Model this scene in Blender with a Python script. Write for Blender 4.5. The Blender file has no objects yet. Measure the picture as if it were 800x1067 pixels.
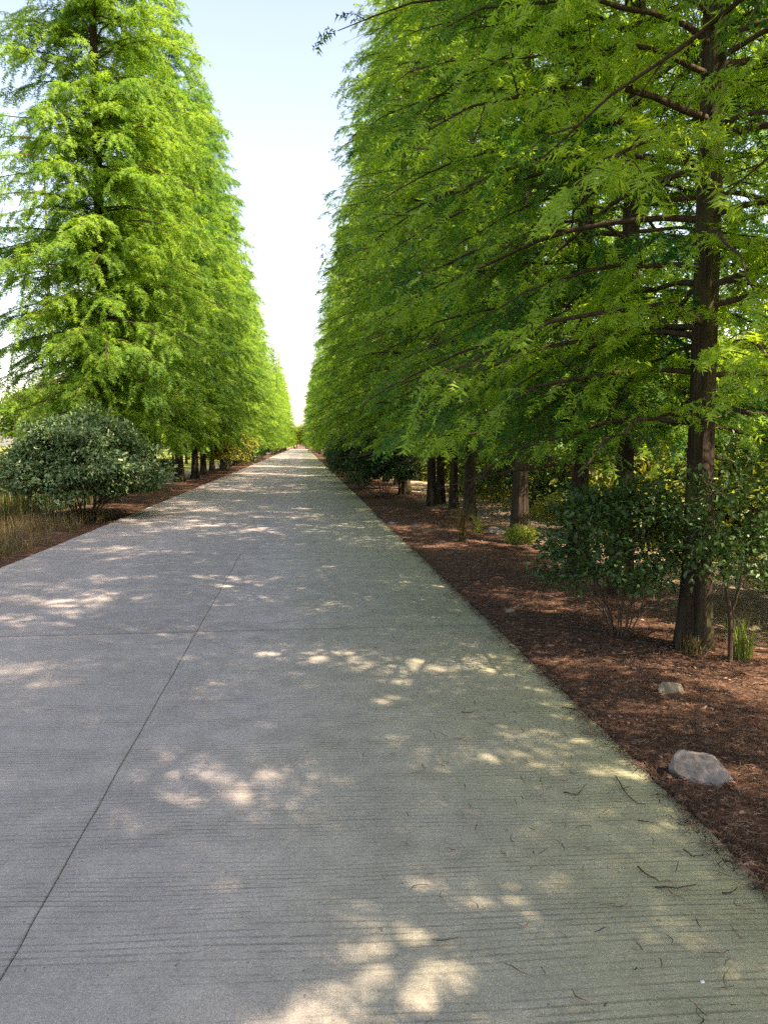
import bpy, math, random
import numpy as np
from mathutils import Vector, Matrix, noise as mnoise

R = math.radians
rng = np.random.default_rng(11)
random.seed(5)
scene = bpy.context.scene
COL = scene.collection

# ------------------------------------------------------------------ camera
CAM_H = 1.5
cam_d = bpy.data.cameras.new('camera')
cam = bpy.data.objects.new('camera', cam_d)
COL.objects.link(cam)
cam.location = (0, 0, CAM_H)
cam.rotation_euler = (R(90 - 5.05), 0, R(-6.0))
cam_d.sensor_fit = 'VERTICAL'
cam_d.sensor_height = 36.0
cam_d.lens = 27.0
cam_d.clip_end = 3000
cam_d.clip_start = 0.05
scene.camera = cam

# ------------------------------------------------------------------ light
SUN_ELEV, SUN_AZ = 51.0, 40.0          # azimuth measured from +x (right) towards -y (behind)
sd = Vector((math.cos(R(SUN_AZ)) * math.cos(R(SUN_ELEV)), -math.sin(R(SUN_AZ)) * math.cos(R(SUN_ELEV)), math.sin(R(SUN_ELEV))))
sun_d = bpy.data.lights.new('sun', 'SUN')
sun_d.energy = 5.0
sun_d.angle = R(0.53)
sun_d.color = (1.0, 0.92, 0.83)
sun = bpy.data.objects.new('sun', sun_d)
COL.objects.link(sun)
sun.rotation_euler = sd.to_track_quat('Z', 'Y').to_euler()
world = bpy.data.worlds.new('World')
scene.world = world
world.use_nodes = True
wn = world.node_tree
for n in list(wn.nodes): wn.nodes.remove(n)
sky = wn.nodes.new('ShaderNodeTexSky')
sky.sky_type = 'NISHITA'
sky.sun_disc = False
sky.sun_elevation = R(SUN_ELEV)
sky.sun_rotation = math.atan2(sd.x, sd.y)
sky.air_density = 1.0
sky.dust_density = 2.0
sky.ozone_density = 1.0
bg = wn.nodes.new('ShaderNodeBackground')
bg.inputs['Strength'].default_value = 0.14
wo = wn.nodes.new('ShaderNodeOutputWorld')
wn.links.new(sky.outputs[0], bg.inputs[0])
wn.links.new(bg.outputs[0], wo.inputs[0])
vs = scene.view_settings
vs.view_transform = 'Standard'
vs.look = 'None'
vs.gamma = 1.0
vs.exposure = 1.9
vs.use_white_balance = True
vs.white_balance_temperature = 8500
vs.white_balance_tint = 19
vs.use_curve_mapping = False
cy = scene.cycles
cy.max_bounces = 7
cy.diffuse_bounces = 5
cy.glossy_bounces = 2
cy.transmission_bounces = 5
cy.caustics_reflective = False
cy.caustics_refractive = False
cy.sample_clamp_indirect = 8.0
cy.use_denoising = False

# ------------------------------------------------------------------ helpers
def tag(o, label=None, cat=None, group=None, kind=None):
    if label: o['label'] = label
    if cat: o['category'] = cat
    if group: o['group'] = group
    if kind: o['kind'] = kind
    return o

def empty(name, loc, rz=0.0, scale=1.0):
    o = bpy.data.objects.new(name, None)
    COL.objects.link(o)
    o.empty_display_size = 0.2
    o.location = loc
    o.rotation_euler = (0, 0, rz)
    o.scale = (scale,) * 3
    return o

def make_mesh(name, V, F, mat, smooth=False):
    """V (n,3) array, F (m,k) array with k = 3 or 4"""
    V = np.ascontiguousarray(V, dtype=np.float32)
    F = np.ascontiguousarray(F, dtype=np.int32)
    m = bpy.data.meshes.new(name)
    m.vertices.add(len(V))
    m.vertices.foreach_set('co', V.ravel())
    k = F.shape[1]
    m.loops.add(F.size)
    m.loops.foreach_set('vertex_index', F.ravel())
    m.polygons.add(len(F))
    m.polygons.foreach_set('loop_start', np.arange(0, F.size, k, dtype=np.int32))
    m.polygons.foreach_set('use_smooth', np.full(len(F), smooth, dtype=bool))
    m.update(calc_edges=True)
    m.materials.append(mat)
    return m

def link(name, mesh, parent=None, loc=None):
    o = bpy.data.objects.new(name, mesh)
    COL.objects.link(o)
    if parent is not None: o.parent = parent
    if loc is not None: o.location = loc
    return o

class Geo:
    """collects vertices and quads"""
    def __init__(s): s.V, s.F, s.n = [], [], 0
    def add(s, V, F):
        s.V.append(np.asarray(V, float)); s.F.append(np.asarray(F, int) + s.n); s.n += len(V)
    def tube(s, P, rad, k=5, close=True):
        P = np.asarray(P, float); n = len(P)
        T = np.gradient(P, axis=0)
        T /= np.linalg.norm(T, axis=1)[:, None] + 1e-9
        ref = np.array([0.0, 0, 1]) if abs(T[0, 2]) < 0.8 else np.array([1.0, 0, 0])
        A = np.cross(T, ref); A /= np.linalg.norm(A, axis=1)[:, None] + 1e-9
        B = np.cross(T, A)
        a = np.arange(k) * 2 * math.pi / k
        rad = np.broadcast_to(np.asarray(rad, float), (n,))
        V = P[:, None] + (A[:, None] * np.cos(a)[None, :, None] + B[:, None] * np.sin(a)[None, :, None]) * rad[:, None, None]
        i = np.arange(n - 1)[:, None] * k; j = np.arange(k)[None]; j2 = (j + 1) % k
        F = np.stack([i + j, i + j2, i + k + j2, i + k + j], -1).reshape(-1, 4)
        s.add(V.reshape(-1, 3), F)
    def mesh(s, name, mat, smooth=True):
        return make_mesh(name, np.concatenate(s.V), np.concatenate(s.F), mat, smooth)

cam_rot = cam.rotation_euler.to_matrix()
def ray(px, py):
    return (cam_rot @ Vector(((px - 400) / 800.25, -(py - 533.5) / 800.25, -1.0)))
def gp(px, py, z=0.0):
    """ground point seen at a pixel of the 800 x 1067 photograph, used once to survey positions"""
    d = ray(px, py); t = (z - CAM_H) / d.z
    return Vector((d.x * t, d.y * t, z))

# ------------------------------------------------------------------ materials
def new_mat(name):
    m = bpy.data.materials.new(name); m.use_nodes = True
    nt = m.node_tree
    for n in list(nt.nodes): nt.nodes.remove(n)
    out = nt.nodes.new('ShaderNodeOutputMaterial')
    return m, nt, out
def N(nt, t, **kw):
    n = nt.nodes.new(t)
    for k, v in kw.items(): setattr(n, k, v)
    return n
def ramp(nt, fac, stops, interp='LINEAR'):
    r = nt.nodes.new('ShaderNodeValToRGB'); e = r.color_ramp.elements; r.color_ramp.interpolation = interp
    while len(e) < len(stops): e.new(0.5)
    for q, (p, c) in zip(e, stops):
        q.position = p; q.color = (*c, 1) if len(c) == 3 else c
    nt.links.new(fac, r.inputs[0]); return r.outputs[0]
def noise_tex(nt, vec, scale, detail=3, rough=0.55, dist=0.0):
    n = nt.nodes.new('ShaderNodeTexNoise')
    n.inputs['Scale'].default_value = scale; n.inputs['Detail'].default_value = detail
    n.inputs['Roughness'].default_value = rough; n.inputs['Distortion'].default_value = dist
    if vec is not None: nt.links.new(vec, n.inputs['Vector'])
    return n.outputs['Fac']
def math_n(nt, op, a, b=None, c=None):
    n = nt.nodes.new('ShaderNodeMath'); n.operation = op
    for i, v in enumerate((a, b, c)):
        if v is None: continue
        if isinstance(v, (int, float)): n.inputs[i].default_value = v
        else: nt.links.new(v, n.inputs[i])
    return n.outputs[0]
def mixc(nt, fac, a, b, mode='MIX'):
    n = nt.nodes.new('ShaderNodeMix'); n.data_type = 'RGBA'; n.blend_type = mode
    for s, v in ((n.inputs[0], fac), (n.inputs[6], a), (n.inputs[7], b)):
        if isinstance(v, (int, float)): s.default_value = v
        elif isinstance(v, tuple): s.default_value = (*v, 1)
        else: nt.links.new(v, s)
    return n.outputs[2]
def mapping(nt, vec, scale):
    n = nt.nodes.new('ShaderNodeMapping'); n.inputs['Scale'].default_value = scale
    nt.links.new(vec, n.inputs[0]); return n.outputs[0]
def bump(nt, h, strength, dist):
    n = nt.nodes.new('ShaderNodeBump'); n.inputs['Strength'].default_value = strength; n.inputs['Distance'].default_value = dist
    nt.links.new(h, n.inputs['Height']); return n.outputs[0]

def leaf_mat(name, dark, light, tint, trans=0.45, rough=0.55, spec=0.3, vscale=1.3):
    m, nt, out = new_mat(name)
    tc = N(nt, 'ShaderNodeTexCoord'); oi = N(nt, 'ShaderNodeObjectInfo')
    nf = noise_tex(nt, tc.outputs['Object'], vscale, 2)
    nf2 = noise_tex(nt, tc.outputs['Object'], 23.0, 1)
    s = math_n(nt, 'ADD', math_n(nt, 'MULTIPLY', nf, 0.6), math_n(nt, 'MULTIPLY', nf2, 0.5))
    s = math_n(nt, 'ADD', s, math_n(nt, 'MULTIPLY', math_n(nt, 'SUBTRACT', oi.outputs['Random'], 0.5), 0.3))
    c = ramp(nt, s, [(0.34, dark), (0.74, light)])
    p = N(nt, 'ShaderNodeBsdfPrincipled')
    nt.links.new(c, p.inputs['Base Color']); p.inputs['Roughness'].default_value = rough
    p.inputs['Specular IOR Level'].default_value = spec
    t = N(nt, 'ShaderNodeBsdfTranslucent')
    nt.links.new(mixc(nt, 1.0, c, tint, 'MULTIPLY'), t.inputs[0])
    mx = N(nt, 'ShaderNodeMixShader'); mx.inputs[0].default_value = trans
    nt.links.new(p.outputs[0], mx.inputs[1]); nt.links.new(t.outputs[0], mx.inputs[2])
    nt.links.new(mx.outputs[0], out.inputs[0])
    return m

XL, XR, XJ = -3.66, 1.56, -0.86        # road edges and the long joint
M = {}
M['needle'] = leaf_mat('feathery_foliage', (0.018, 0.11, 0.025), (0.24, 0.395, 0.045), (1.85, 1.7, 1.0), 0.50, 0.6, 0.2, 0.9)
M['broad'] = leaf_mat('wood_foliage', (0.06, 0.12, 0.015), (0.17, 0.24, 0.025), (1.6, 1.5, 0.8), 0.45, 0.6, 0.2, 0.8)
M['shrub'] = leaf_mat('glossy_shrub_leaf', (0.022, 0.060, 0.016), (0.06, 0.13, 0.035), (1.1, 1.2, 0.6), 0.25, 0.42, 0.4, 3.0)
M['shrub_pale'] = leaf_mat('pale_shrub_leaf', (0.035, 0.10, 0.03), (0.27, 0.38, 0.18), (1.1, 1.2, 0.7), 0.25, 0.36, 0.6, 3.0)
M['shrub_young'] = leaf_mat('young_shrub_leaf', (0.09, 0.15, 0.02), (0.26, 0.27, 0.06), (1.4, 1.3, 0.7), 0.4, 0.45, 0.4, 3.0)
M['drygrass'] = leaf_mat('dry_grass_blade', (0.09, 0.075, 0.03), (0.32, 0.26, 0.14), (1.2, 1.1, 0.8), 0.35, 0.7, 0.2, 4.0)
M['greengrass'] = leaf_mat('green_grass_blade', (0.06, 0.12, 0.02), (0.20, 0.26, 0.05), (1.4, 1.3, 0.7), 0.4, 0.6, 0.2, 3.0)
M['litter'] = leaf_mat('fallen_needles', (0.03, 0.017, 0.011), (0.36, 0.235, 0.17), (1, 0.9, 0.8), 0.05, 0.8, 0.2, 25.0)

def bark(name, c0, c1, moss, mossamt):
    m, nt, out = new_mat(name)
    tc = N(nt, 'ShaderNodeTexCoord'); o = tc.outputs['Object']
    st = noise_tex(nt, mapping(nt, o, (34, 34, 1.6)), 1.0, 6, 0.65, 0.6)
    lo = noise_tex(nt, o, 2.2, 3)
    c = ramp(nt, st, [(0.32, c0), (0.68, c1)])
    mk = noise_tex(nt, mapping(nt, o, (3, 3, 1.2)), 1.6, 4)
    mk = ramp(nt, mk, [(0.48, (0, 0, 0)), (0.66, (mossamt,) * 3)])
    c = mixc(nt, mk, c, moss)
    c = mixc(nt, math_n(nt, 'MULTIPLY', lo, 0.5), c, tuple(0.6 * x for x in c1))
    p = N(nt, 'ShaderNodeBsdfPrincipled'); p.inputs['Roughness'].default_value = 0.9
    p.inputs['Specular IOR Level'].default_value = 0.15
    nt.links.new(c, p.inputs['Base Color'])
    nt.links.new(bump(nt, st, 0.9, 0.03), p.inputs['Normal'])
    nt.links.new(p.outputs[0], out.inputs[0]); return m
M['bark'] = bark('fibrous_bark', (0.008, 0.007, 0.005), (0.060, 0.045, 0.034), (0.085, 0.09, 0.035), 0.85)
M['twig'] = bark('twig_bark', (0.03, 0.02, 0.014), (0.09, 0.062, 0.042), (0.12, 0.12, 0.06), 0.3)
M['stem'] = bark('shrub_stem_bark', (0.05, 0.035, 0.025), (0.15, 0.11, 0.08), (0.10, 0.09, 0.05), 0.3)

# concrete with drag grooves, algae towards its right edge, worn pale wheel tracks
def concrete():
    m, nt, out = new_mat('dragged_concrete')
    tc = N(nt, 'ShaderNodeTexCoord'); o = tc.outputs['Object']
    sx = N(nt, 'ShaderNodeSeparateXYZ'); nt.links.new(o, sx.inputs[0])
    x, y = sx.outputs[0], sx.outputs[1]
    big = noise_tex(nt, o, 0.7, 4, 0.6)
    mid = noise_tex(nt, o, 5.0, 5, 0.65)
    fine = noise_tex(nt, o, 55.0, 5, 0.75)
    grit = noise_tex(nt, o, 170.0, 4, 0.75)
    base = ramp(nt, big, [(0.3, (0.265, 0.250, 0.238)), (0.7, (0.355, 0.335, 0.312))])
    base = mixc(nt, 0.5, base, ramp(nt, mid, [(0.3, (0.19, 0.183, 0.178)), (0.7, (0.39, 0.372, 0.355))]), 'MIX')
    # grooves drawn across the slab
    wob = noise_tex(nt, mapping(nt, o, (0.35, 0.9, 1)), 1.0, 2)
    yy = math_n(nt, 'ADD', y, math_n(nt, 'MULTIPLY', wob, 0.22))
    yy = math_n(nt, 'ADD', yy, math_n(nt, 'MULTIPLY', x, 0.055))
    fr = math_n(nt, 'PINGPONG', math_n(nt, 'DIVIDE', yy, 0.029), 0.5)
    rag = noise_tex(nt, mapping(nt, o, (7, 60, 1)), 1.0, 3, 0.7)
    fr = math_n(nt, 'ADD', fr, math_n(nt, 'MULTIPLY', math_n(nt, 'SUBTRACT', rag, 0.5), 0.30))
    line = ramp(nt, fr, [(0.08, (1, 1, 1)), (0.22, (0, 0, 0))])
    grp = noise_tex(nt, mapping(nt, o, (0.16, 4.2, 1)), 1.0, 3, 0.6)
    grp = ramp(nt, grp, [(0.36, (0, 0, 0)), (0.58, (1, 1, 1))])
    brk = noise_tex(nt, mapping(nt, o, (5, 34, 1)), 1.0, 3, 0.6)
    brk = ramp(nt, brk, [(0.38, (0, 0, 0)), (0.55, (1, 1, 1))])
    gm = math_n(nt, 'MULTIPLY', math_n(nt, 'MULTIPLY', line, grp), brk)
    base = mixc(nt, math_n(nt, 'MULTIPLY', gm, 0.42), base, (0.085, 0.085, 0.08))
    # speckle of aggregate
    sp = ramp(nt, grit, [(0.34, (0.42, 0.42, 0.42)), (0.47, (0.95, 0.95, 0.95)), (0.56, (1.05, 1.05, 1.05)), (0.66, (1.8, 1.78, 1.72))])
    base = mixc(nt, 0.6, base, mixc(nt, 1.0, base, sp, 'MULTIPLY'))
    fp = ramp(nt, fine, [(0.3, (0.72, 0.72, 0.72)), (0.7, (1.25, 1.25, 1.25))])
    base = mixc(nt, 0.7, base, mixc(nt, 1.0, base, fp, 'MULTIPLY'))
    # algae stain along the shaded side
    al = math_n(nt, 'ADD', x, math_n(nt, 'MULTIPLY', math_n(nt, 'SUBTRACT', noise_tex(nt, o, 1.3, 4, 0.6), 0.5), 1.3))
    mr = N(nt, 'ShaderNodeMapRange'); nt.links.new(al, mr.inputs[0])
    mr.inputs[1].default_value = -0.6; mr.inputs[2].default_value = 1.7; mr.inputs[3].default_value = 0; mr.inputs[4].default_value = 1.0
    base = mixc(nt, mr.outputs[0], base, mixc(nt, 1.0, base, (0.80, 0.88, 0.54), 'MULTIPLY'))
    # wheel tracks
    def track(c0, w):
        d = math_n(nt, 'ABSOLUTE', math_n(nt, 'SUBTRACT', math_n(nt, 'ADD', x, math_n(nt, 'MULTIPLY', wob, 0.25)), c0))
        r = N(nt, 'ShaderNodeMapRange'); nt.links.new(d, r.inputs[0]); r.interpolation_type = 'SMOOTHSTEP'
        r.inputs[1].default_value = 0; r.inputs[2].default_value = w; r.inputs[3].default_value = 0.45; r.inputs[4].default_value = 0
        return r.outputs[0]
    for c0 in (-2.1, -0.15):
        base = mixc(nt, track(c0, 0.5), base, mixc(nt, 1.0, base, (1.22, 1.2, 1.24), 'MULTIPLY'))
    sid = math_n(nt, 'FLOOR', math_n(nt, 'DIVIDE', math_n(nt, 'SUBTRACT', y, 1.62), 4.53))
    sid = math_n(nt, 'ADD', math_n(nt, 'MULTIPLY', math_n(nt, 'GREATER_THAN', x, XJ), 31.7), math_n(nt, 'MULTIPLY', sid, 3.37))
    wnz = N(nt, 'ShaderNodeTexWhiteNoise'); wnz.noise_dimensions = '1D'; nt.links.new(sid, wnz.inputs['W'])
    base = mixc(nt, 1.0, base, ramp(nt, wnz.outputs['Value'], [(0, (0.93, 0.93, 0.94)), (1, (1.06, 1.05, 1.04))]), 'MULTIPLY')
    st_ = ramp(nt, noise_tex(nt, o, 2.1, 5, 0.7, 0.8), [(0.56, (1, 1, 1)), (0.74, (0.78, 0.78, 0.75))])
    base = mixc(nt, 1.0, base, st_, 'MULTIPLY')
    # dirt gathered along the joints
    dmin = None
    for yj in (1.62, 6.18, 10.62, 15.22, 19.82):
        d = math_n(nt, 'ABSOLUTE', math_n(nt, 'SUBTRACT', y, yj))
        dmin = d if dmin is None else math_n(nt, 'MINIMUM', dmin, d)
    dl = math_n(nt, 'ADD', math_n(nt, 'ABSOLUTE', math_n(nt, 'SUBTRACT', x, XJ)), math_n(nt, 'MULTIPLY', math_n(nt, 'GREATER_THAN', y, 10.62), 9.0))
    dmin = math_n(nt, 'MINIMUM', dmin, math_n(nt, 'MULTIPLY', dl, 4.5))
    dmin = math_n(nt, 'ADD', dmin, math_n(nt, 'MULTIPLY', math_n(nt, 'SUBTRACT', noise_tex(nt, o, 9.0, 4, 0.7), 0.5), 0.05))
    js = ramp(nt, math_n(nt, 'MULTIPLY', dmin, 10.0), [(0.10, (0.36,) * 3), (0.34, (0, 0, 0))])
    base = mixc(nt, js, base, (0.10, 0.095, 0.085))
    # dirt flakes
    dk = noise_tex(nt, o, 38.0, 2, 0.5)
    dk = ramp(nt, dk, [(0.70, (0, 0, 0)), (0.74, (0.6, 0.6, 0.6))])
    base = mixc(nt, dk, base, (0.09, 0.07, 0.05))
    p = N(nt, 'ShaderNodeBsdfPrincipled'); p.inputs['Roughness'].default_value = 0.82
    p.inputs['Specular IOR Level'].default_value = 0.35
    nt.links.new(base, p.inputs['Base Color'])
    h = math_n(nt, 'SUBTRACT', math_n(nt, 'ADD', math_n(nt, 'MULTIPLY', fine, 0.35), math_n(nt, 'MULTIPLY', mid, 0.6)), math_n(nt, 'MULTIPLY', gm, 0.9))
    nt.links.new(bump(nt, h, 0.6, 0.004), p.inputs['Normal'])
    nt.links.new(p.outputs[0], out.inputs[0]); return m
M['concrete'] = concrete()

def soil():
    m, nt, out = new_mat('needle_covered_soil')
    tc = N(nt, 'ShaderNodeTexCoord'); o = tc.outputs['Object']
    sx = N(nt, 'ShaderNodeSeparateXYZ'); nt.links.new(o, sx.inputs[0]); x = sx.outputs[0]
    a = noise_tex(nt, o, 1.1, 4, 0.6); b = noise_tex(nt, o, 26.0, 5, 0.75, 1.2); c = noise_tex(nt, o, 110.0, 3, 0.7, 2.0)
    red = ramp(nt, b, [(0.30, (0.022, 0.014, 0.010)), (0.5, (0.088, 0.047, 0.033)), (0.72, (0.27, 0.165, 0.115))])
    red = mixc(nt, 0.6, red, mixc(nt, 1.0, red, ramp(nt, c, [(0.3, (0.5, 0.5, 0.5)), (0.7, (1.6, 1.55, 1.5))]), 'MULTIPLY'))
    red = mixc(nt, math_n(nt, 'MULTIPLY', a, 0.5), red, (0.10, 0.068, 0.046))
    pt = noise_tex(nt, o, 4.5, 5, 0.7, 0.5)
    red = mixc(nt, 0.8, red, mixc(nt, 1.0, red, ramp(nt, pt, [(0.3, (0.5, 0.5, 0.52)), (0.5, (1.0, 1.0, 1.0)), (0.7, (1.75, 1.55, 1.45))]), 'MULTIPLY'))
    dry = ramp(nt, b, [(0.3, (0.20, 0.15, 0.10)), (0.7, (0.46, 0.38, 0.28))])
    grn = ramp(nt, b, [(0.3, (0.06, 0.10, 0.02)), (0.7, (0.22, 0.24, 0.07))])
    # how far from the tree rows: red litter near, dry pale earth then grass beyond
    wob = math_n(nt, 'MULTIPLY', math_n(nt, 'SUBTRACT', noise_tex(nt, o, 0.8, 3), 0.5), 2.2)
    dist = math_n(nt, 'ABSOLUTE', math_n(nt, 'ADD', x, 1.1))
    dist = math_n(nt, 'ADD', dist, wob)
    f1 = ramp(nt, math_n(nt, 'DIVIDE', dist, 10.0), [(0.42, (0, 0, 0)), (0.50, (1, 1, 1))])
    f2 = ramp(nt, math_n(nt, 'DIVIDE', dist, 20.0), [(0.30, (0, 0, 0)), (0.40, (1, 1, 1))])
    col = mixc(nt, f1, red, dry); col = mixc(nt, f2, col, grn)
    p = N(nt, 'ShaderNodeBsdfPrincipled'); p.inputs['Roughness'].default_value = 0.95; p.inputs['Specular IOR Level'].default_value = 0.1
    nt.links.new(col, p.inputs['Base Color'])
    nt.links.new(bump(nt, math_n(nt, 'ADD', b, math_n(nt, 'MULTIPLY', c, 0.5)), 1.0, 0.02), p.inputs['Normal'])
    nt.links.new(p.outputs[0], out.inputs[0]); return m
M['soil'] = soil()

def simple(name, c0, c1, scale, rough=0.85, bmp=0.6, bd=0.01):
    m, nt, out = new_mat(name)
    tc = N(nt, 'ShaderNodeTexCoord'); o = tc.outputs['Object']
    a = noise_tex(nt, o, scale, 6, 0.65)
    p = N(nt, 'ShaderNodeBsdfPrincipled'); p.inputs['Roughness'].default_value = rough
    nt.links.new(ramp(nt, a, [(0.3, c0), (0.7, c1)]), p.inputs['Base Color'])
    nt.links.new(bump(nt, a, bmp, bd), p.inputs['Normal'])
    nt.links.new(p.outputs[0], out.inputs[0]); return m
M['joint'] = simple('joint_filler', (0.02, 0.02, 0.018), (0.06, 0.055, 0.045), 30)
M['rock_grey'] = simple('grey_stone', (0.06, 0.056, 0.054), (0.24, 0.22, 0.205), 14)
M['rock_tan'] = simple('tan_stone', (0.08, 0.07, 0.045), (0.27, 0.235, 0.17), 14)
M['rock_dark'] = simple('dark_stone', (0.07, 0.065, 0.055), (0.22, 0.20, 0.17), 14)
M['pebble'] = simple('white_pebble', (0.45, 0.44, 0.42), (0.75, 0.74, 0.70), 60)

# ------------------------------------------------------------------ ground and road
def ground_z(x, y):
    n = mnoise.noise(Vector((x * 0.9, y * 0.9, 3.1))) * 0.035 + mnoise.noise(Vector((x * 3.1, y * 3.1, 9.0))) * 0.012
    if XL - 0.02 < x < XR + 0.0:
        return -0.07
    if x >= XR:
        t = min(1, (x - XR) / 0.5)
        far = min(1.0, max(0, (x - 4.5) / 6.0))
        return -0.012 + 0.028 * t + n * t - 0.25 * far
    t = min(1, (XL - x) / 0.8)
    far = min(1.0, max(0, (XL - 1.6 - x) / 3.0))
    return -0.045 + 0.02 * t + n * t - 0.45 * far

def spaced(a, b, s): return list(np.arange(a, b, s))
xs = sorted(set([-900, -400, -200, -100, -60, -40, -28, -20, -15, -12, -10, -9, -8] + [round(v, 3) for v in spaced(-7.4, XL - 0.05, 0.16)] +
    [XL - 0.021, XL + 0.05, -2, 0, XR - 0.04, XR + 0.001] + [round(v, 3) for v in spaced(XR + 0.08, 6.2, 0.08)] + [6.6, 7.2, 8, 9, 10, 12, 15, 20, 28, 40, 60, 100, 200, 400, 900]))
ys = sorted(set([-300, -100, -50, -25, -15, -8, -4, -2, 0] + [round(v, 3) for v in spaced(0.6, 12, 0.09)] + [round(v, 3) for v in spaced(12, 24, 0.4)] +
    [25, 27, 30, 34, 38, 44, 50, 60, 75, 90, 120, 150, 180, 230, 300, 450, 700, 1200, 1800]))
V = np.array([(x, y, ground_z(x, y)) for y in ys for x in xs])
nx, ny = len(xs), len(ys)
i = np.arange(ny - 1)[:, None] * nx; j = np.arange(nx - 1)[None]
F = np.stack([i + j, i + j + 1, i + nx + j + 1, i + nx + j], -1).reshape(-1, 4)
tag(link('ground', make_mesh('ground', V, F, M['soil'], True)), kind='structure')

ROAD_END = 228.0
def slab_mesh():
    g = Geo()
    tj = [-12.2, -7.5, -2.9, 1.62, 6.18, 10.62]
    y = 10.62
    while y < ROAD_END: y += 4.6; tj.append(y)
    for a, b in zip(tj[:-1], tj[1:]):
        for x0, x1, side in (((XL, XJ, 0), (XJ, XR, 1)) if b < 10.7 else ((XL, XR, 2),)):
            gap = 0.001
            near = b < 30
            n = 36 if near else 4
            yy = np.linspace(a + 0.006, b - 0.006, n)
            def edge(x, s, amp, w):
                return np.array([x + s * w + amp * mnoise.noise(Vector((q * 2.1, x * 7.0, 0))) + amp * 0.6 * mnoise.noise(Vector((q * 9.0, x * 7.0, 4))) for q in yy])
            eL = edge(x0, 1, 0.010 if side == 1 else 0.016, gap if side == 1 else 0)
            eR = edge(x1, -1, 0.010 if side == 0 else 0.020, gap if side == 0 else 0)
            dz = 0.0
            prof = [(0.0, -0.10), (0.0, -0.003), (0.003, 0.0)]
            cols = []
            for off, z in prof: cols.append(np.stack([eL + off, yy, np.full(n, z + dz)], 1))
            for off, z in prof[::-1]: cols.append(np.stack([eR - off, yy, np.full(n, z + dz)], 1))
            C = np.stack(cols, 1)          # n, 6, 3
            # end caps dip
            C[0, 1:5, 2] -= 0.001; C[-1, 1:5, 2] -= 0.001
            first = C[:1].copy(); first[..., 2] = -0.10; last = C[-1:].copy(); last[..., 2] = -0.10
            C = np.concatenate([first, C, last], 0)
            k = 6; m_ = len(C)
            ii = np.arange(m_ - 1)[:, None] * k; jj = np.arange(k - 1)[None]
            g.add(C.reshape(-1, 3), np.stack([ii + jj, ii + jj + 1, ii + k + jj + 1, ii + k + jj], -1).reshape(-1, 4))
    return g.mesh('road', M['concrete'], False)
road = tag(link('road', slab_mesh()), kind='structure')
jv = np.array([(XL + 0.03, -12, -0.012), (XR - 0.03, -12, -0.012), (XR - 0.03, ROAD_END, -0.012), (XL + 0.03, ROAD_END, -0.012)])
tag(link('road_joint', make_mesh('road_joint', jv, np.array([[0, 1, 2, 3]]), M['joint'])), kind='structure')

# ------------------------------------------------------------------ conifers
def unit(a): return a / (np.linalg.norm(a, axis=-1, keepdims=True) + 1e-9)

_lat = np.random.default_rng(99).random((24, 24, 24))
def vnoise(P):
    """smooth value noise in 0..1 for many points at once"""
    i = np.floor(P).astype(int); f = P - i; f = f * f * (3 - 2 * f); out = 0
    for dx in (0, 1):
        for dy in (0, 1):
            for dz in (0, 1):
                w = (f[:, 0] if dx else 1 - f[:, 0]) * (f[:, 1] if dy else 1 - f[:, 1]) * (f[:, 2] if dz else 1 - f[:, 2])
                out = out + w * _lat[(i[:, 0] + dx) % 24, (i[:, 1] + dy) % 24, (i[:, 2] + dz) % 24]
    return out

def frond_template(pairs):
    V = []
    for q in range(pairs):
        x = 0.06 + 0.84 * q / pairs
        w = 0.30 * math.sin(math.pi * (0.22 + 0.68 * (q / pairs))) + 0.03
        for s in (-1, 1):
            V += [(x - 0.055, 0, 0), (x + 0.095, 0, 0), (x + 0.17, s * w * 1.08, -0.05)]
    V += [(0.86, -0.03, 0), (0.86, 0.03, 0), (1.08, 0, -0.03)]
    return np.array(V)

def fronds(P, D, Nn, L, tmpl):
    S = unit(np.cross(Nn, D)); Nn = unit(np.cross(D, S))
    V = P[:, None] + L[:, None, None] * (tmpl[None, :, 0:1] * D[:, None] + tmpl[None, :, 1:2] * S[:, None] + tmpl[None, :, 2:3] * Nn[:, None])
    return V.reshape(-1, 3)

def crown_radius(h, H, rmax, base):
    t = np.clip((h - base) / (H - base), 0, 1)
    return rmax * (1 - t ** 2.3) * (0.86 + 0.14 * np.minimum(1, t * 6)) + 0.12

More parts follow.
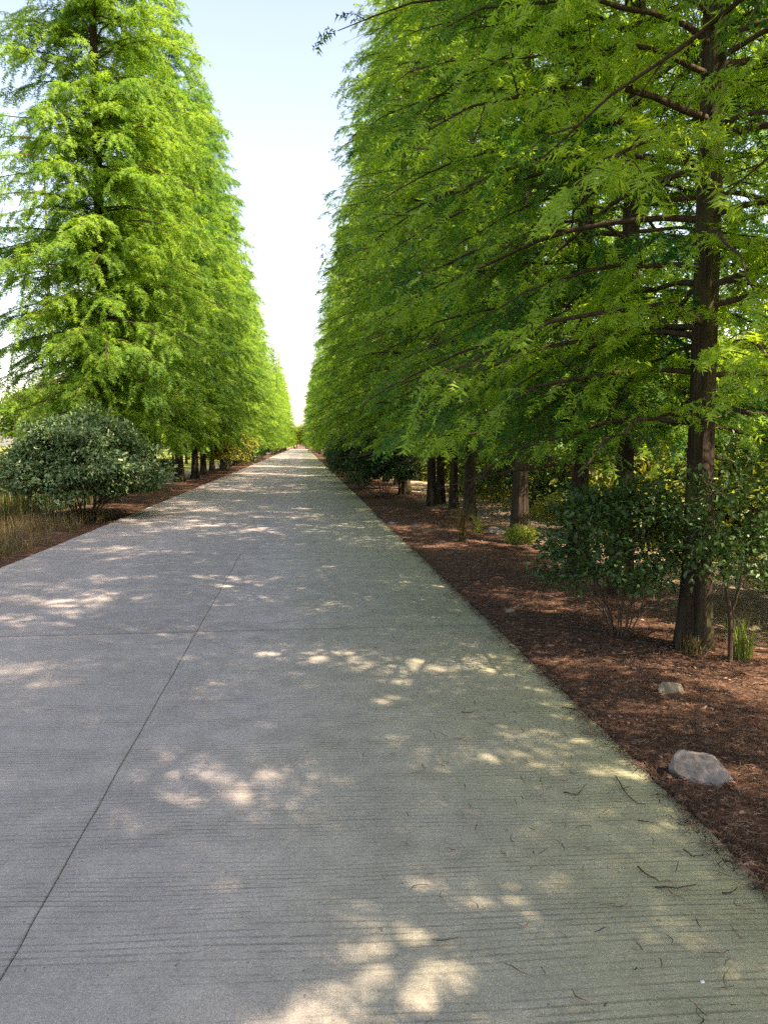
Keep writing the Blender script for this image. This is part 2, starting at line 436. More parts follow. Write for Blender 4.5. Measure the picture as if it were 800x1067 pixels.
def conifer(seed, H=18.0, rmax=2.9, base=1.9, n_limb=120, sub_step=0.13, frond_step=0.075, frond_len=0.17, pairs=5, twigs=True, droop=0.2, low_cut=None, clear=0.18, hole=-0.12, sagf=1.0, gap=0.36):
    r = np.random.default_rng(seed)
    limbs = Geo(); P_, D_, N_, L_ = [], [], [], []
    limbs.tube([(0, 0, 0.1), (0, 0, H * 0.5), (0, 0, H - 0.1)], 0.004, 3)
    hs = base + (H - base) * (np.linspace(0, 1, n_limb) ** 1.12) + r.normal(0, 0.12, n_limb)
    hs = np.clip(hs, base * 0.9, H - 0.15)
    for q, h in enumerate(hs):
        az = q * 2.39996 + r.normal(0, 0.35)
        t = (h - base) / (H - base)
        L = crown_radius(h + 0.3, H, rmax, base) * r.uniform(0.72, 1.12)
        if r.random() < 0.07: L *= 0.55
        up = 0.12 + 0.75 * t + r.normal(0, 0.07)
        dr = droop * (1 - 0.5 * t) + 0.16
        ts = np.linspace(0, 1, 9)
        bend = r.normal(0, 0.12)
        aa = az + bend * ts
        rr = L * ts
        pts = np.stack([np.cos(aa) * rr, np.sin(aa) * rr, h + L * (up * ts - (dr + up * 0.45) * ts ** 2)], 1)
        pts[1:, :2] += r.normal(0, 0.016, (8, 2)); pts[1:, 2] += r.normal(0, 0.014, 8)
        pts[:, 2] = np.maximum(pts[:, 2], min(h, 1.45) - 0.25 * ts ** 2)
        rad0 = 0.007 + 0.0085 * L * (1 - 0.4 * t)
        limbs.tube(pts, rad0 * (1 - 0.85 * ts), 5)
        # side twigs
        n_sub = int(L / sub_step * 1.7)
        tt = clear + (1 - clear) * (np.arange(n_sub) + r.random(n_sub)) / n_sub
        tt = np.clip(tt, 0, 0.995)
        idx = np.minimum((tt * 8).astype(int), 7); f = tt * 8 - idx
        sp = pts[idx] * (1 - f[:, None]) + pts[idx + 1] * f[:, None]
        tang = unit(pts[idx + 1] - pts[idx])
        side = np.where(np.arange(n_sub) % 2 == 0, 1.0, -1.0) * np.radians(r.uniform(38, 75, n_sub)) * (1 - 0.55 * tt ** 3)
        c, s = np.cos(side), np.sin(side)
        sdv = np.stack([tang[:, 0] * c - tang[:, 1] * s, tang[:, 0] * s + tang[:, 1] * c, tang[:, 2] * 0.5 + 0.16 + r.normal(0, 0.3, n_sub)], 1)
        sdv = unit(sdv)
        sl = (0.20 + 0.34 * L * (1 - tt) * (0.4 + tt)) * r.uniform(0.6, 1.25, n_sub)
        for k2 in range(n_sub):
            if mnoise.noise(Vector(sp[k2] * 1.25 + seed)) + 0.25 * (r.random() - 0.5) < hole: continue
            n_f = max(3, int(sl[k2] / frond_step * 2))
            u = (np.arange(n_f) + r.random(n_f) * 0.8) / n_f
            dv = sdv[k2]
            pos = sp[k2] + dv * (sl[k2] * u)[:, None]
            sag = r.uniform(0.15, 0.8) * sl[k2] * sagf
            pos[:, 2] -= sag * u ** 2
            td = dv[None] * np.ones((n_f, 1)); td[:, 2] -= 2 * sag * u / sl[k2]
            sa = np.where(np.arange(n_f) % 2 == 0, 1.0, -1.0) * np.radians(r.uniform(30, 62, n_f)) * np.where(u > 0.9, 0.2, 1)
            c, s = np.cos(sa), np.sin(sa)
            fd = np.stack([td[:, 0] * c - td[:, 1] * s, td[:, 0] * s + td[:, 1] * c, td[:, 2] - r.uniform(-0.25, 0.85, n_f)], 1)
            P_.append(pos); D_.append(unit(fd))
            N_.append(np.stack([r.normal(0, 0.38, n_f), r.normal(0, 0.38, n_f), np.ones(n_f)], 1))
            L_.append(frond_len * r.uniform(0.65, 1.2, n_f))
            if twigs and k2 % 2 == 0:
                limbs.tube(np.stack([sp[k2], sp[k2] + dv * sl[k2] * 0.5 - [0, 0, sag * 0.25], sp[k2] + dv * sl[k2] * 0.95 - [0, 0, sag * 0.9]]), [0.006, 0.004, 0.0015], 3)
    P = np.concatenate(P_); D = np.concatenate(D_); Nn = np.concatenate(N_); L = np.concatenate(L_)
    keep = 0.78 * vnoise(P * 2.5 + seed * 1.7) + 0.22 * vnoise(P * 6.1 + seed) > gap
    P, D, Nn, L = P[keep], D[keep], Nn[keep], L[keep]
    if low_cut:
        keep = P[:, 2] > low_cut; P, D, Nn, L = P[keep], D[keep], Nn[keep], L[keep]
    parts = []
    for g_ in range(6):
        T = frond_template(pairs).reshape(-1, 3, 3)
        T[:, 2] += r.normal(0, 0.055, (len(T), 3)) * np.array([1, 1, 1.6])
        T[:, :, 0] += 0.10 * r.normal(0, 1, (len(T), 1)) * 0.5
        T[:, :, 1] += 0.10 * r.normal() * T[:, :, 0] ** 2
        T = T[r.random(len(T)) > 0.08].reshape(-1, 3)
        parts.append(fronds(P[g_::6], D[g_::6], unit(Nn[g_::6]), L[g_::6], T))
    V = np.concatenate(parts)
    F = np.arange(len(V)).reshape(-1, 3)
    crown = make_mesh('crown', V, F, M['needle'])
    return crown, limbs.mesh('branches', M['twig']), len(F)

def trunk_mesh(seed, H=18.0, r0=0.13, flare=0.6, lobes=5, lean=0.05):
    r = np.random.default_rng(seed)
    k = 28
    zs = np.concatenate([np.linspace(-0.15, 1.2, 16), np.linspace(1.4, H, 26)])
    a = np.arange(k) * 2 * math.pi / k
    ph = r.uniform(0, 6.28, 3); la = r.uniform(0, 6.28)
    V = []
    for z in zs:
        zz = max(0, z)
        base = r0 * (1 - zz / H) ** 0.85 + 0.012
        fl = math.exp(-zz / 0.38)
        rad = base * (1 + flare * fl * (0.6 + 0.55 * np.cos(lobes * a + ph[0]) + 0.3 * np.cos(3 * a + ph[1])) + 0.07 * np.cos(lobes * a + ph[0] + zz * 0.25) + 0.03 * np.cos(11 * a + ph[2] + zz))
        cx = lean * math.sin(zz / H * 2.3) * math.cos(la); cyy = lean * math.sin(zz / H * 2.3) * math.sin(la)
        V.append(np.stack([cx + rad * np.cos(a), cyy + rad * np.sin(a), np.full(k, z)], 1))
    V = np.concatenate(V); n = len(zs)
    i = np.arange(n - 1)[:, None] * k; j = np.arange(k)[None]; j2 = (j + 1) % k
    F = np.stack([i + j, i + j2, i + k + j2, i + k + j], -1).reshape(-1, 4)
    return make_mesh('trunk', V, F, M['bark'], True)

NEAR = []
for s in range(3):
    c, b, nf = conifer(100 + s, H=[18.5, 17.2, 19.0][s], rmax=[2.35, 2.5, 2.3][s], base=[1.55, 1.45, 1.65][s], n_limb=190, sub_step=0.12, frond_step=0.062, frond_len=0.13, hole=-0.22, droop=0.17, low_cut=1.35, clear=0.14, gap=0.44)
    NEAR.append((c, b)); print('near crown tris', nf)
HIGH = []
c, b, nf = conifer(120, H=18.0, rmax=2.5, base=3.4, n_limb=220, low_cut=3.3, frond_step=0.07, frond_len=0.16, hole=-0.22, gap=0.482)
HIGH.append((c, b))
LEFT = []
for s in range(2):
    c, b, nf = conifer(140 + s, H=[20.5, 19.0][s], rmax=[2.95, 3.0][s], base=[2.3, 2.2][s], n_limb=330, sub_step=0.12, frond_step=0.085, frond_len=0.17, hole=-0.25, sagf=1.3, droop=0.2, clear=0.05, gap=0.27)
    LEFT.append((c, b)); print('left crown tris', nf)
FAR = []
for s in range(3):
    c, b, nf = conifer(170 + s, H=[18.2, 17.0, 18.8][s], rmax=[2.5, 2.7, 2.5][s], base=[1.6, 1.4, 1.7][s], n_limb=180, sub_step=0.17, frond_step=0.11, frond_len=0.22, hole=-0.2, droop=0.2, gap=0.42, pairs=4, twigs=False)
    FAR.append((c, b)); print('far crown tris', nf)
TRUNK = [trunk_mesh(7 + s, r0=0.135) for s in range(4)]

tree_n = [0]
def tree(kindset, v, x, y, rz, sc, tr, label, group):
    """tr: trunk diameter in metres"""
    z = ground_z(x, y)
    root = empty('dawn_redwood', (x, y, z), rz, sc)
    tag(root, label, 'tree', group)
    c, b = kindset[v % len(kindset)]
    t = link('trunk', TRUNK[(v + tree_n[0]) % 4], root)
    s = tr / 0.27 / sc * 0.70
    t.scale = (s, s, 1)
    link('branches', b, root); link('crown', c, root)
    tree_n[0] += 1
    return root

RG = 'conifers in the row along the right edge of the road'
LG = 'conifers in the row along the left edge of the road'
right_near = [
    (2.83, 5.25, 0.25, 'thick mossy trunk nearest on the right, behind the thin sapling', 0),
    (3.12, 7.25, 0.235, 'dark upright trunk rising out of the near dark shrub on the right', 1),
    (3.12, 8.45, 0.25, 'dark trunk just left of the one rising from the near shrub', 2),
    (3.22, 11.2, 0.30, 'bare brown trunk standing alone left of the near dark shrub', 0),
    (3.20, 14.6, 0.27, 'trunk with a grass tuft at its foot, rightmost of the close bunch', 1),
    (3.42, 17.3, 0.22, 'slim dark trunk second from the right in the close bunch', 2),
    (3.40, 18.9, 0.24, 'brown trunk third from the right in the close bunch', 0),
    (3.30, 19.2, 0.25, 'mossy pale trunk leftmost in the close bunch', 1),
    (2.95, 22.3, 0.34, 'squat dark trunk beside the dark bush on the right verge', 2)]
right_near[7] = (3.05, 18.2, 0.25, 'mossy pale trunk leftmost in the close bunch', 1)
for k, (x, y, d, lab, v) in enumerate(right_near):
    tree(NEAR, v, x, y, k * 1.3 + 0.4, 1.0, d, 'conifer, ' + lab, RG)
# the row goes on behind the viewer and shades the near road
for k, y in enumerate((2.3, -0.2, -2.6, -5.0, -7.6, -10.3)):
    tree(HIGH, k, 3.25 + 0.2 * math.sin(k * 2.0), y, 2.1 * k + 1.0, 1.0, 0.26, 'conifer of the right row standing beside or behind the viewer, overhanging the near road', RG)
y = 25.2; k = 0
while y < 205:
    lab = ('dense green conifer in the far right row beyond the dark bushes, merging with its neighbours')
    tree(NEAR if y < 34 else FAR, k, 3.2 - (0.5 if y > 110 else 0) + random.uniform(-0.3, 0.3), y, k * 1.9, random.uniform(0.84, 1.08), 0.3, lab, RG)
    y += random.choice((2.4, 2.8, 3.0, 5.2)) * (1 if y < 70 else 1.3); k += 1
# second row on the right, beyond the verge
y = 5.0; k = 0
while y < 80:
    tree(FAR, k + 1, 7.4 + random.uniform(-0.5, 0.5), y, k * 1.7, random.uniform(0.72, 0.86), 0.26,
         'conifer of the sunlit second row seen between the right-hand trunks', 'conifers in the second row behind the right verge')
    y += random.uniform(5.6, 7.8); k += 1
tree(FAR, 0, 5.55, 16.5, 0.7, 0.8, 0.2, 'conifer with a slim pale trunk, standing back right of the lone brown trunk', 'conifers in the second row behind the right verge')
# left row
left = [(-5.05, 20.7, 0.46, 'tall bright conifer nearest on the left, its dark trunk rising behind the round pale bush', 0),
        (-5.0, 26.4, 0.36, 'bright green conifer, second on the left, trunk just right of the round pale bush', 1),
        (-5.0, 32.0, 0.40, 'bright conifer, third on the left, reddish trunk at the end of the round bush', 0),
        (-4.8, 35.2, 0.38, 'bright conifer, fourth on the left, trunk close beside the reddish one', 1),
        (-5.0, 39.5, 0.36, 'bright conifer, fifth on the left, behind the yellowish leafy bush', 0)]
for k, (x, y, d, lab, v) in enumerate(left):
    tree(LEFT, v, x, y, k * 2.3 + 0.8, [1.06, 0.84, 0.97, 0.88, 1.0][k], d, lab, LG)
y = 43.5; k = 0
while y < 205:
    tree(LEFT if y < 50 else FAR, k, -5.0 + (0.7 if y > 110 else 0) + random.uniform(-0.25, 0.25), y, k * 2.9, random.uniform(0.84, 1.07), 0.34,
         'yellow-green conifer in the far left row beyond the yellowish bush, merging with its neighbours', LG)
    y += random.uniform(3.4, 4.4) * (1 if y < 80 else 1.3); k += 1
for k, (x, y) in enumerate(((-10.5, 34), (-11.2, 41), (-10.2, 48), (-12, 57), (-10.8, 66), (-11.5, 78))):
    tree(FAR, k, x, y, k * 1.1, 0.82, 0.3, 'pale conifer standing back behind the left row', 'conifers standing back on the left')

# ------------------------------------------------------------------ broadleaf things
def leaves_at(P, D, Nn, L, wid=0.27):
    S = unit(np.cross(Nn, D)); Nn = unit(np.cross(D, S))
    T = np.array([(0, 0, 0), (0.35, wid, 0.07), (0.72, wid * 0.72, 0.03), (1, 0, -0.1), (0.72, -wid * 0.72, 0.03), (0.35, -wid, 0.07)])
    V = (P[:, None] + L[:, None, None] * (T[None, :, 0:1] * D[:, None] + T[None, :, 1:2] * S[:, None] + T[None, :, 2:3] * Nn[:, None])).reshape(-1, 3)
    n = len(P); b = np.arange(n)[:, None] * 6
    F = np.concatenate([b + np.array([[0, 3, 2, 1]]), b + np.array([[0, 5, 4, 3]])], 1).reshape(-1, 4)
    return V, F

def shrub_meshes(seed, w, h, n_tips, leaf, base_h=0.15, n_stem=9, mat='shrub', per=26, spread=0.12, name='foliage', stem_r=0.012, top_heavy=0.0, cone=0.0, flat=0.55):
    r = np.random.default_rng(seed)
    stems = Geo(); tips = []
    # crown envelope: a lumpy dome
    lob = r.uniform(0, 6.28, 4)
    for q in range(n_tips):
        az = r.uniform(0, 2 * math.pi); ct = r.uniform(-0.35 + top_heavy, 1.0); ct = max(-0.5, ct)
        st = math.sqrt(max(0, 1 - ct * ct))
        f = 0.80 + 0.16 * math.cos(2 * az + lob[0]) * st + 0.10 * math.cos(5 * az + lob[1]) + 0.10 * math.cos(7 * ct + lob[2] + 3 * az)
        f *= r.uniform(0.5, 1.05) ** 0.5
        st *= 1 - cone * max(0, ct) ; f *= 1 + 0.12 * math.sin(4 * az + lob[3]) * math.sin(5 * ct)
        cz = base_h + (h - base_h) * 0.42
        tips.append((w / 2 * f * st * math.cos(az), w / 2 * f * st * math.sin(az), cz + (h - cz) * f * ct if ct > 0 else cz + (cz - base_h) * f * ct * 1.6))
    tips = np.array(tips)
    tips[:, 2] = np.maximum(tips[:, 2], base_h * 0.8 + 0.02)
    st_top = []
    for q in range(n_stem):
        az = q * 2.4 + r.normal(0, .3); rr = r.uniform(0.15, 0.42) * w
        top = np.array([math.cos(az) * rr * 0.8, math.sin(az) * rr * 0.8, h * r.uniform(0.45, 0.75)])
        b0 = np.array([math.cos(az) * w * 0.035, math.sin(az) * w * 0.035, -0.03])
        mid = b0 * 0.4 + top * 0.6 + np.array([0, 0, -0.06 * h]) + r.normal(0, 0.02 * w, 3)
        q1 = b0 * 0.75 + top * 0.25 + r.normal(0, 0.015 * w, 3)
        stems.tube([b0, q1, mid, top], [stem_r, stem_r * 0.85, stem_r * 0.6, stem_r * 0.3], 6)
        st_top += [mid, top, q1]
    st_top = np.array(st_top)
    Pl, Dl, Nl, Ll = [], [], [], []
    for tp in tips:
        d = np.linalg.norm(st_top - tp, axis=1) + np.where(st_top[:, 2] > tp[2] + 0.1, 0.4, 0)
        s = st_top[np.argmin(d)]
        mid = (s + tp) / 2 + r.normal(0, 0.03 * w, 3) * 0.6
        stems.tube([s, mid, tp], [stem_r * 0.35, stem_r * 0.25, stem_r * 0.1], 3)
        n = per
        u = r.random(n) ** 0.6
        out = unit(tp - np.array([0, 0, h * 0.35]))
        pos = mid + (tp - mid) * u[:, None] + r.normal(0, spread, (n, 3)) * np.array([1, 1, flat])
        Pl.append(pos)
        dd = r.normal(0, 0.75, (n, 3)) + out * 0.75 + np.array([0, 0, -0.12])
        Dl.append(unit(dd)); Nl.append(unit(np.stack([r.normal(0, .5, n), r.normal(0, .5, n), np.ones(n)], 1) + out * 0.35))
        Ll.append(leaf * r.uniform(0.6, 1.2, n))
    P = np.concatenate(Pl); P[:, 2] = np.maximum(P[:, 2], 0.04)
    V, F = leaves_at(P, np.concatenate(Dl), np.concatenate(Nl), np.concatenate(Ll))
    return make_mesh(name, V, F, M[mat]), stems.mesh('stems', M['stem'])

def plant(name, x, y, ms, label, cat, group=None, rz=0.0, sc=1.0, z=None, parts=('foliage', 'stems')):
    root = empty(name, (x, y, ground_z(x, y) if z is None else z), rz, sc)
    tag(root, label, cat, group)
    link(parts[0], ms[0], root); link(parts[1], ms[1], root)
    return root

big = shrub_meshes(1, 4.1, 2.3, 520, 0.10, base_h=0.04, n_stem=14, mat='shrub_pale', per=62, spread=0.17, stem_r=0.02, cone=0.35, flat=0.3)
plant('bush', -4.5, 16.4, big, 'big round bush with pale glossy leaves bulging over the left road edge', 'bush', 'bushes along the left verge')
near = shrub_meshes(2, 1.35, 1.35, 210, 0.052, base_h=0.12, n_stem=20, mat='shrub', per=30, spread=0.075, stem_r=0.006)
plant('bush', 2.42, 5.62, near, 'near dark green bush on bare thin stems in front of the right-hand trunks', 'bush', 'bushes along the right verge')
dark = [shrub_meshes(3 + s, 2.4, 2.15, 260, 0.11, base_h=0.12, n_stem=9, mat='shrub', per=30, spread=0.12, stem_r=0.014) for s in range(2)]
pale = shrub_meshes(8, 2.6, 2.1, 260, 0.11, base_h=0.2, n_stem=9, mat='shrub_young', per=28, spread=0.13, stem_r=0.014)
for k, (x, y, s, lab) in enumerate([
    (2.25, 21.4, 0.92, 'foremost dark bush on the right verge, beside a squat trunk'),
    (1.95, 25.4, 1.0, 'dark bush right behind the foremost one on the right verge'),
    (2.0, 29.5, 0.98, 'third dark bush along the right verge, overhanging the road edge'),
    (2.1, 35.5, 0.9, 'dark bush on the right verge past the third one'),
    (2.1, 45.0, 0.85, 'small far dark bush where the right verge narrows')]):
    plant('bush', x, y, dark[k % 2], lab, 'bush', 'bushes along the right verge', rz=k * 1.9, sc=s)
plant('bush', -4.1, 41.0, pale, 'yellowish leafy bush on the left verge past the reddish trunks', 'bush', 'bushes along the left verge', rz=1.0, sc=1.2)
for k, (x, y, s, lab) in enumerate([
    (-4.4, 45.5, 1.05, 'dark bush directly behind the yellowish one on the left verge'),
    (-4.3, 55, 1.1, 'rounded dark bush on the left verge beyond a gap'),
    (-4.3, 66, 1.05, 'second rounded dark bush farther down the left verge'),
    (-4.35, 84, 1.1, 'small far dark bush on the left verge')]):
    plant('bush', x, y, dark[(k + 1) % 2], lab, 'bush', 'bushes along the left verge', rz=k * 2.3 + 0.5, sc=s)

# sapling in front of the near trunk
def sapling():
    r = np.random.default_rng(31)
    g = Geo()
    main = np.array([(0, 0, -0.03), (-0.01, 0, 0.3), (-0.05, 0.01, 0.55), (-0.13, 0.02, 0.8), (-0.16, 0.03, 1.15)])
    g.tube(main, [0.018, 0.015, 0.013, 0.009, 0.003], 8)
    g.tube([(-0.01, 0, 0.3), (0.05, 0.02, 0.5), (0.10, 0.03, 0.75), (0.12, 0.0, 1.05)], [0.011, 0.009, 0.006, 0.002], 6)
    ends = [(-0.16, 0.03, 1.15), (0.12, 0, 1.05), (-0.13, 0.02, 0.8), (0.1, 0.03, 0.75)]
    P, D, Nn, L = [], [], [], []
    for q in range(95):
        e = np.array(ends[q % 4]); tp = e + r.normal(0, 1, 3) * np.array([0.20, 0.20, 0.19]); tp[2] = max(tp[2], 0.5)
        g.tube([e, (e + tp) / 2 + [0, 0, 0.03], tp], [0.003, 0.002, 0.001], 3)
        n = 18; u = r.random(n)
        P.append(e + (tp - e) * (0.4 + 0.6 * u[:, None]) + r.normal(0, 0.035, (n, 3)))
        D.append(unit(r.normal(0, 0.8, (n, 3)) + (tp - e))); Nn.append(unit(r.normal(0, 0.5, (n, 3)) + [0, 0, 1])); L.append(0.055 * r.uniform(0.6, 1.2, n))
    V, F = leaves_at(np.concatenate(P), np.concatenate(D), np.concatenate(Nn), np.concatenate(L))
    return make_mesh('foliage', V, F, M['shrub']), g.mesh('stems', M['twig'])
s = plant('sapling', 2.88, 4.85, sapling(), 'thin dark sapling with a forked stem in front of the mossy near trunk', 'sapling', parts=('crown', 'trunk'))

# low undergrowth on the right, sunlit
under = [shrub_meshes(20 + s, 1.3, 0.9, 110, 0.075, base_h=0.05, n_stem=8, mat=['greengrass', 'shrub_young', 'shrub'][s], per=22, spread=0.09, stem_r=0.006) for s in range(3)]
u_spots = [(4.3, 12.6, 1, 0.75, 'small dried yellowish bush between the lone brown trunk and the close bunch'),
           (4.9, 14.8, 2, 1.1, 'dark low bush seen beyond the gap between the bare brown trunk and the bunch'),
           (3.05, 10.55, 0, 0.42, 'small green sprig at the foot of the lone brown trunk')]
for k, (x, y, m_, sc, lab) in enumerate(u_spots):
    plant('undergrowth_bush', x, y, under[m_], lab, 'bush', 'low bushes behind the right-hand trunks', rz=k, sc=sc)
rr = random.Random(4)
for k in range(120):
    x = rr.uniform(5.0, 11.5); y = rr.uniform(5, 40)
    m_ = rr.choice([0, 0, 1, 2])
    plant('undergrowth_bush', x, y, under[m_], ('fresh green', 'yellowish', 'dark green')[m_] + ' low bush in the sunlit undergrowth beyond the right-hand trunks', 'bush',
          'low bushes in the sunlit undergrowth on the right', rz=rr.uniform(0, 6), sc=rr.uniform(1.2, 2.5))
for k in range(26):
    x = rr.uniform(-11, -6.9); y = rr.uniform(15, 44)
    plant('undergrowth_bush', x, y, under[rr.choice([0, 0, 1])], 'bright low bush in the undergrowth left of the left row', 'bush',
          'low bushes in the undergrowth on the left', rz=rr.uniform(0, 6), sc=rr.uniform(1.0, 2.0))

# background broadleaf trees
bgt = [shrub_meshes(40 + s, 6.5, 7.0, 520, 0.26, base_h=1.2, n_stem=7, mat='broad', per=26, spread=0.42, stem_r=0.09, name='crown') for s in range(3)]
for k in range(44):
    if k < 28: x, y = rr.uniform(20, 36), rr.uniform(2, 95)
    else: x, y = -rr.uniform(14, 30), rr.uniform(16, 120)
    side = 'right' if x > 0 else 'left'
    plant('broadleaf_tree', x, y, bgt[k % 3], 'bright leafy tree in the wood far behind the %s-hand row' % side, 'tree',
          'leafy trees in the wood on the %s' % side, rz=rr.uniform(0, 6), sc=rr.uniform(0.8, 1.25), parts=('crown', 'trunk'))
endt = shrub_meshes(49, 7.0, 7.5, 420, 0.4, base_h=0.1, n_stem=7, mat='broad', per=30, spread=0.5, stem_r=0.09, name='crown')
for k in range(8):
    plant('broadleaf_tree', -15 + k * 4.0 + rr.uniform(-1, 1), 233 + rr.uniform(-2, 8), endt, 'dark distant tree closing the far end of the road', 'tree',
          'distant trees at the end of the road', rz=rr.uniform(0, 6), sc=rr.uniform(0.9, 1.2), parts=('crown', 'trunk'))

# ------------------------------------------------------------------ grass, litter
def blades(points, hmin, hmax, mat, name, w=0.004, lean=0.5, per=1, seed=3, jit=0.03):
    r = np.random.default_rng(seed)
    P = np.repeat(np.asarray(points, float), per, 0); n = len(P)
    P[:, :2] += r.normal(0, jit, (n, 2))
    h = r.uniform(hmin, hmax, n); az = r.uniform(0, 6.283, n); ln = np.abs(r.normal(0, lean, n))
    d = np.stack([np.cos(az), np.sin(az), np.zeros(n)], 1); s = np.stack([-np.sin(az), np.cos(az), np.zeros(n)], 1)
    rows = []
    for t, ww in ((0, 1), (0.35, 0.9), (0.7, 0.6), (1.0, 0.08)):
        c = P + d * (ln * h * t ** 2)[:, None] + np.array([0, 0, 1.0]) * (h * (t - 0.35 * ln * t ** 2))[:, None]
        rows += [c - s * w * ww, c + s * w * ww]
    V = np.stack(rows, 1).reshape(-1, 3); b = np.arange(n)[:, None] * 8
    F = np.concatenate([b + np.array([[0, 1, 3, 2]]), b + np.array([[2, 3, 5, 4]]), b + np.array([[4, 5, 7, 6]])], 1).reshape(-1, 4)
    return make_mesh(name, V, F, M[mat])
def scatter(n, x0, x1, y0, y1, f=None):
    out = []
    while len(out) < n:
        x, y = rr.uniform(x0, x1), rr.uniform(y0, y1)
        if f and rr.random() > f(x, y): continue
        out.append((x, y, ground_z(x, y) - 0.01))
    return out
clump = lambda x, y: 1 if mnoise.noise(Vector((x * 1.3, y * 1.3, 7))) > -0.05 else 0.08
tag(link('dry_grass', blades(scatter(2600, -7.5, -3.95, 8.5, 17, clump), 0.10, 0.42, 'drygrass', 'dry_grass', per=4, lean=0.7, w=0.004)),
    'pale dry grass and weeds on the left verge in front of the round bush', 'grass', kind='stuff')
tag(link('tall_weeds', blades(scatter(900, -9.5, -5.3, 10, 22), 0.5, 1.25, 'drygrass', 'tall_weeds', per=3, lean=0.25, w=0.006, seed=8)),
    'tall brown weed stalks standing at the left edge beside the round bush', 'weeds', kind='stuff')
tag(link('green_weeds', blades(scatter(1800, -12, -5.8, 11, 34), 0.4, 1.1, 'greengrass', 'green_weeds', per=4, lean=0.4, w=0.009, seed=9)),
    'bright green tall weeds behind the dry stalks on the far left', 'weeds', kind='stuff')
tag(link('sunny_grass', blades(scatter(3800, 4.6, 13, 3, 34, clump), 0.08, 0.5, 'greengrass', 'sunny_grass', per=4, lean=0.5, w=0.006, seed=12)),
    'sunlit green grass beyond the right-hand trunks', 'grass', kind='stuff')
tag(link('straw_grass', blades(scatter(1500, 3.3, 8, 3.6, 22, clump), 0.05, 0.22, 'drygrass', 'straw_grass', per=4, lean=0.8, w=0.003, seed=13)),
    'short straw coloured grass around the right-hand trunks', 'grass', kind='stuff')
def tuft(px, py, h, n, mat, label, seed):
    g0 = gp(px, py); x, y = g0.x, g0.y
    me = blades([(0, 0, 0)] * n, h * 0.5, h, mat, 'grass_tuft', w=0.0035, lean=0.45, seed=seed, jit=0.03)
    o = link('grass_tuft', me, None, (x, y, ground_z(x, y)))
    tag(o, label, 'grass tuft', 'grass tufts on the right verge')
tuft(482, 566, 0.75, 150, 'drygrass', 'tall pale grass tuft in front of the bunch of trunks', 1)
tuft(498, 556, 0.4, 90, 'greengrass', 'short green grass tuft at the foot of the rightmost trunk of the bunch', 2)
tuft(722, 684, 0.16, 110, 'drygrass', 'low dry grass tuft at the foot of the nearest mossy trunk', 3)
tuft(772, 690, 0.35, 90, 'greengrass', 'green grass tuft right of the nearest mossy trunk', 4)

def litter_mesh(pts, lmin, lmax, w, seed, z=0.006, name='needle_litter'):
    r = np.random.default_rng(seed); P = np.asarray(pts, float); n = len(P)
    L = r.uniform(lmin, lmax, n) * 0.5; az = r.uniform(0, 6.283, n); cv = r.normal(0, 0.35, n)
    rows = []
    for t in (-1, -0.33, 0.33, 1):
        a = az + cv * t
        d = np.stack([np.cos(a), np.sin(a), r.normal(0, 0.10, n)], 1)
        s = np.stack([-np.sin(a), np.cos(a), np.zeros(n)], 1)
        c = P + d * (L * t)[:, None]; c[:, 2] = P[:, 2] + z + np.abs(r.normal(0, 0.006, n)) 
        ww = w * (0.35 if abs(t) == 1 else 1)
        rows += [c - s * ww, c + s * ww + np.array([0, 0, 0.001])]
    V = np.stack(rows, 1).reshape(-1, 3); b = np.arange(n)[:, None] * 8
    F = np.concatenate([b + np.array([[0, 1, 3, 2]]), b + np.array([[2, 3, 5, 4]]), b + np.array([[4, 5, 7, 6]])], 1).reshape(-1, 4)
    return make_mesh(name, V, F, M['litter'])
pts = [(x, y, z + 0.012) for x, y, z in scatter(52000, XR - 0.02, 5.5, 1.6, 12, lambda x, y: max(0.12, 1 - (y - 2) / 9))]
edge = []
while len(edge) < 6500:
    y = 1.4 + 16 * rr.random() ** 1.4; q = abs(rr.gauss(0, 0.06))
    lump = 0.5 + 1.3 * max(0, mnoise.noise(Vector((y * 1.7, 2, 2))) + 0.25)
    edge.append((XR - q * lump + 0.02, y, 0.002))
for k in range(900):
    edge.append((XR - abs(rr.gauss(0, 0.6)), 1.4 + 10 * rr.random(), 0.001))
tag(link('needle_litter', litter_mesh(pts + edge, 0.012, 0.09, 0.0016, 5)), 'reddish brown fallen needles covering the right verge and the road edge', 'needle litter', kind='stuff')
# flakes: fallen leaf scraps
def flakes(pts, size, seed, mat, name):
    r = np.random.default_rng(seed); n = len(pts)
    V, F = leaves_at(np.asarray(pts, float), unit(np.stack([r.normal(0, 1, n), r.normal(0, 1, n), r.normal(0, .18, n)], 1)),
                     unit(np.stack([r.normal(0, .3, n), r.normal(0, .3, n), np.ones(n)], 1)), size * r.uniform(0.4, 1.3, n))
    return make_mesh(name, V, F, M[mat])
fp = [(x, y, z + 0.02) for x, y, z in scatter(7000, XR, 6.5, 1.6, 16)]
tag(link('leaf_litter', flakes(fp, 0.030, 6, 'litter', 'leaf_litter')), 'scattered dead leaf scraps on the right verge', 'leaf litter', kind='stuff')

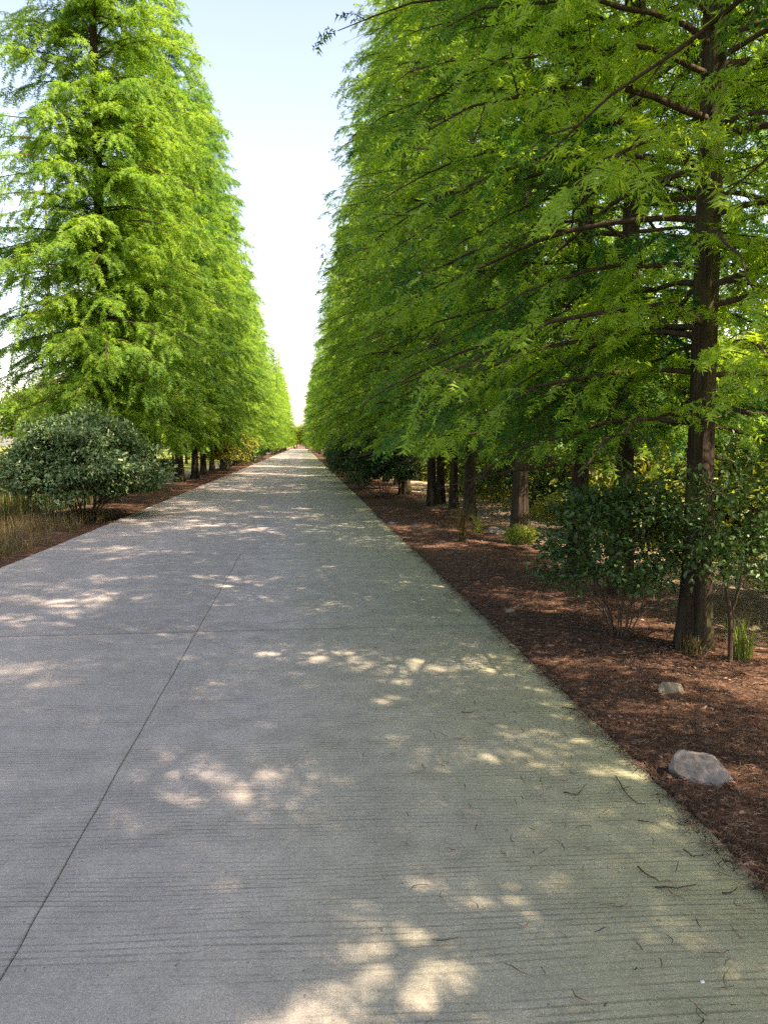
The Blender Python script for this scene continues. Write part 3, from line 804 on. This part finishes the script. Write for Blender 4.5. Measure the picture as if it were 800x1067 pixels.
# ------------------------------------------------------------------ rocks, twigs
def rock(px, py, dims, mat, label, seed, rz=0.0, name='rock'):
    import bmesh
    bm = bmesh.new(); bmesh.ops.create_icosphere(bm, subdivisions=4, radius=1)
    r = random.Random(seed)
    planes = [(Vector((r.gauss(0, 1), r.gauss(0, 1), r.gauss(0.3, 1))).normalized(), r.uniform(0.55, 0.85)) for _ in range(11)]
    for v in bm.verts:
        c = v.co.copy()
        for nrm, dd in planes:
            e = c.dot(nrm) - dd
            if e > 0: c -= nrm * e * 0.92
        c += c.normalized() * (mnoise.noise(c * 2.5 + Vector((seed, 0, 0))) * 0.07 + mnoise.noise(c * 8 + Vector((seed, 0, 0))) * 0.03)
        v.co = Vector((c.x * dims[0], c.y * dims[1], c.z * dims[2]))
    me = bpy.data.meshes.new('rock'); bm.to_mesh(me); bm.free(); me.materials.append(M[mat])
    g0 = gp(px, py); x, y = g0.x, g0.y
    o = link(name, me, None, (x, y, max(ground_z(x, y), 0.0 if x < XR else -1) + dims[2] * 0.12))
    o.rotation_euler = (0, 0, rz); tag(o, label, 'rock' if name == 'rock' else 'pebble', 'stones on the right verge' if name == 'rock' else None)
rock(733, 812, (0.150, 0.10, 0.115), 'rock_grey', 'largest grey angular stone lying on the needles near the road edge', 3, rz=-0.75)
rock(699, 722, (0.085, 0.07, 0.07), 'rock_tan', 'pointed tan stone half buried between the grey stone and the trunk', 8, rz=0.4)
rock(532, 638, (0.065, 0.04, 0.03), 'rock_tan', 'small flat tan stone near the road edge left of the near bush', 5)
rock(516, 556, (0.22, 0.15, 0.11), 'rock_dark', 'dark stone beside the bunch of trunks', 12)
rock(409, 546, (0.10, 0.06, 0.05), 'rock_grey', 'small pale stone on the verge near the dark bushes', 15)
rock(433, 549, (0.08, 0.06, 0.04), 'rock_grey', 'second small pale stone right of the one by the dark bushes', 17)
rock(731, 1023, (0.007, 0.006, 0.005), 'pebble', 'tiny white pebble on the concrete at the lower right', 21, name='pebble')
rock(686, 959, (0.006, 0.005, 0.004), 'rock_dark', 'tiny dark pebble on the concrete right of the light spots', 22, name='pebble')

def twig(pix, r0, label, seed, z=0.006):
    pts = [gp(*p) for p in pix]; c0 = pts[0]
    P = []
    for a, b in zip(pts[:-1], pts[1:]):
        for t in np.linspace(0, 1, 5)[:-1]:
            q = a.lerp(b, t); P.append((q.x - c0.x, q.y - c0.y, 0.0))
    q = pts[-1]; P.append((q.x - c0.x, q.y - c0.y, 0.0))
    P = np.array(P); r = np.random.default_rng(seed); P[:, :2] += r.normal(0, 0.0012, (len(P), 2)); P[:, 2] = np.abs(r.normal(0, 0.002, len(P)))
    g = Geo(); g.tube(P, np.linspace(r0, r0 * 0.4, len(P)), 5)
    o = link('twig', g.mesh('twig', M['twig']), None, (c0.x, c0.y, z if c0.x < XR else ground_z(c0.x, c0.y) + 0.02))
    tag(o, label, 'twig', 'fallen twigs')
twig([(664, 905), (674, 914), (687, 921)], 0.0035, 'short slanting dark twig on the concrete near the right road edge', 1)
twig([(682, 926), (704, 927), (725, 924)], 0.003, 'longest dark twig lying across the concrete, right of the slanting one', 2)
twig([(751, 932), (760, 933), (768, 927)], 0.003, 'small hooked twig by the ragged road edge', 3)
twig([(587, 827), (601, 830), (612, 818)], 0.003, 'bent twig on the concrete at the edge, level with the grey stone', 4)
twig([(641, 810), (650, 826), (662, 838), (672, 840)], 0.003, 'long curved twig lying along the road edge beside the needles', 5)
twig([(585, 738), (600, 741), (608, 748)], 0.003, 'small twig at the road edge level with the tan stone', 6)
twig([(664, 857), (675, 858), (686, 860)], 0.0025, 'straight little twig on the concrete in front of the curved one', 7)
twig([(481, 743), (488, 744), (493, 743)], 0.003, 'tiny twig near the middle of the concrete', 8)
twig([(712, 887), (722, 895), (733, 893)], 0.003, 'forked looking twig beside the needles at the lower right edge', 9)
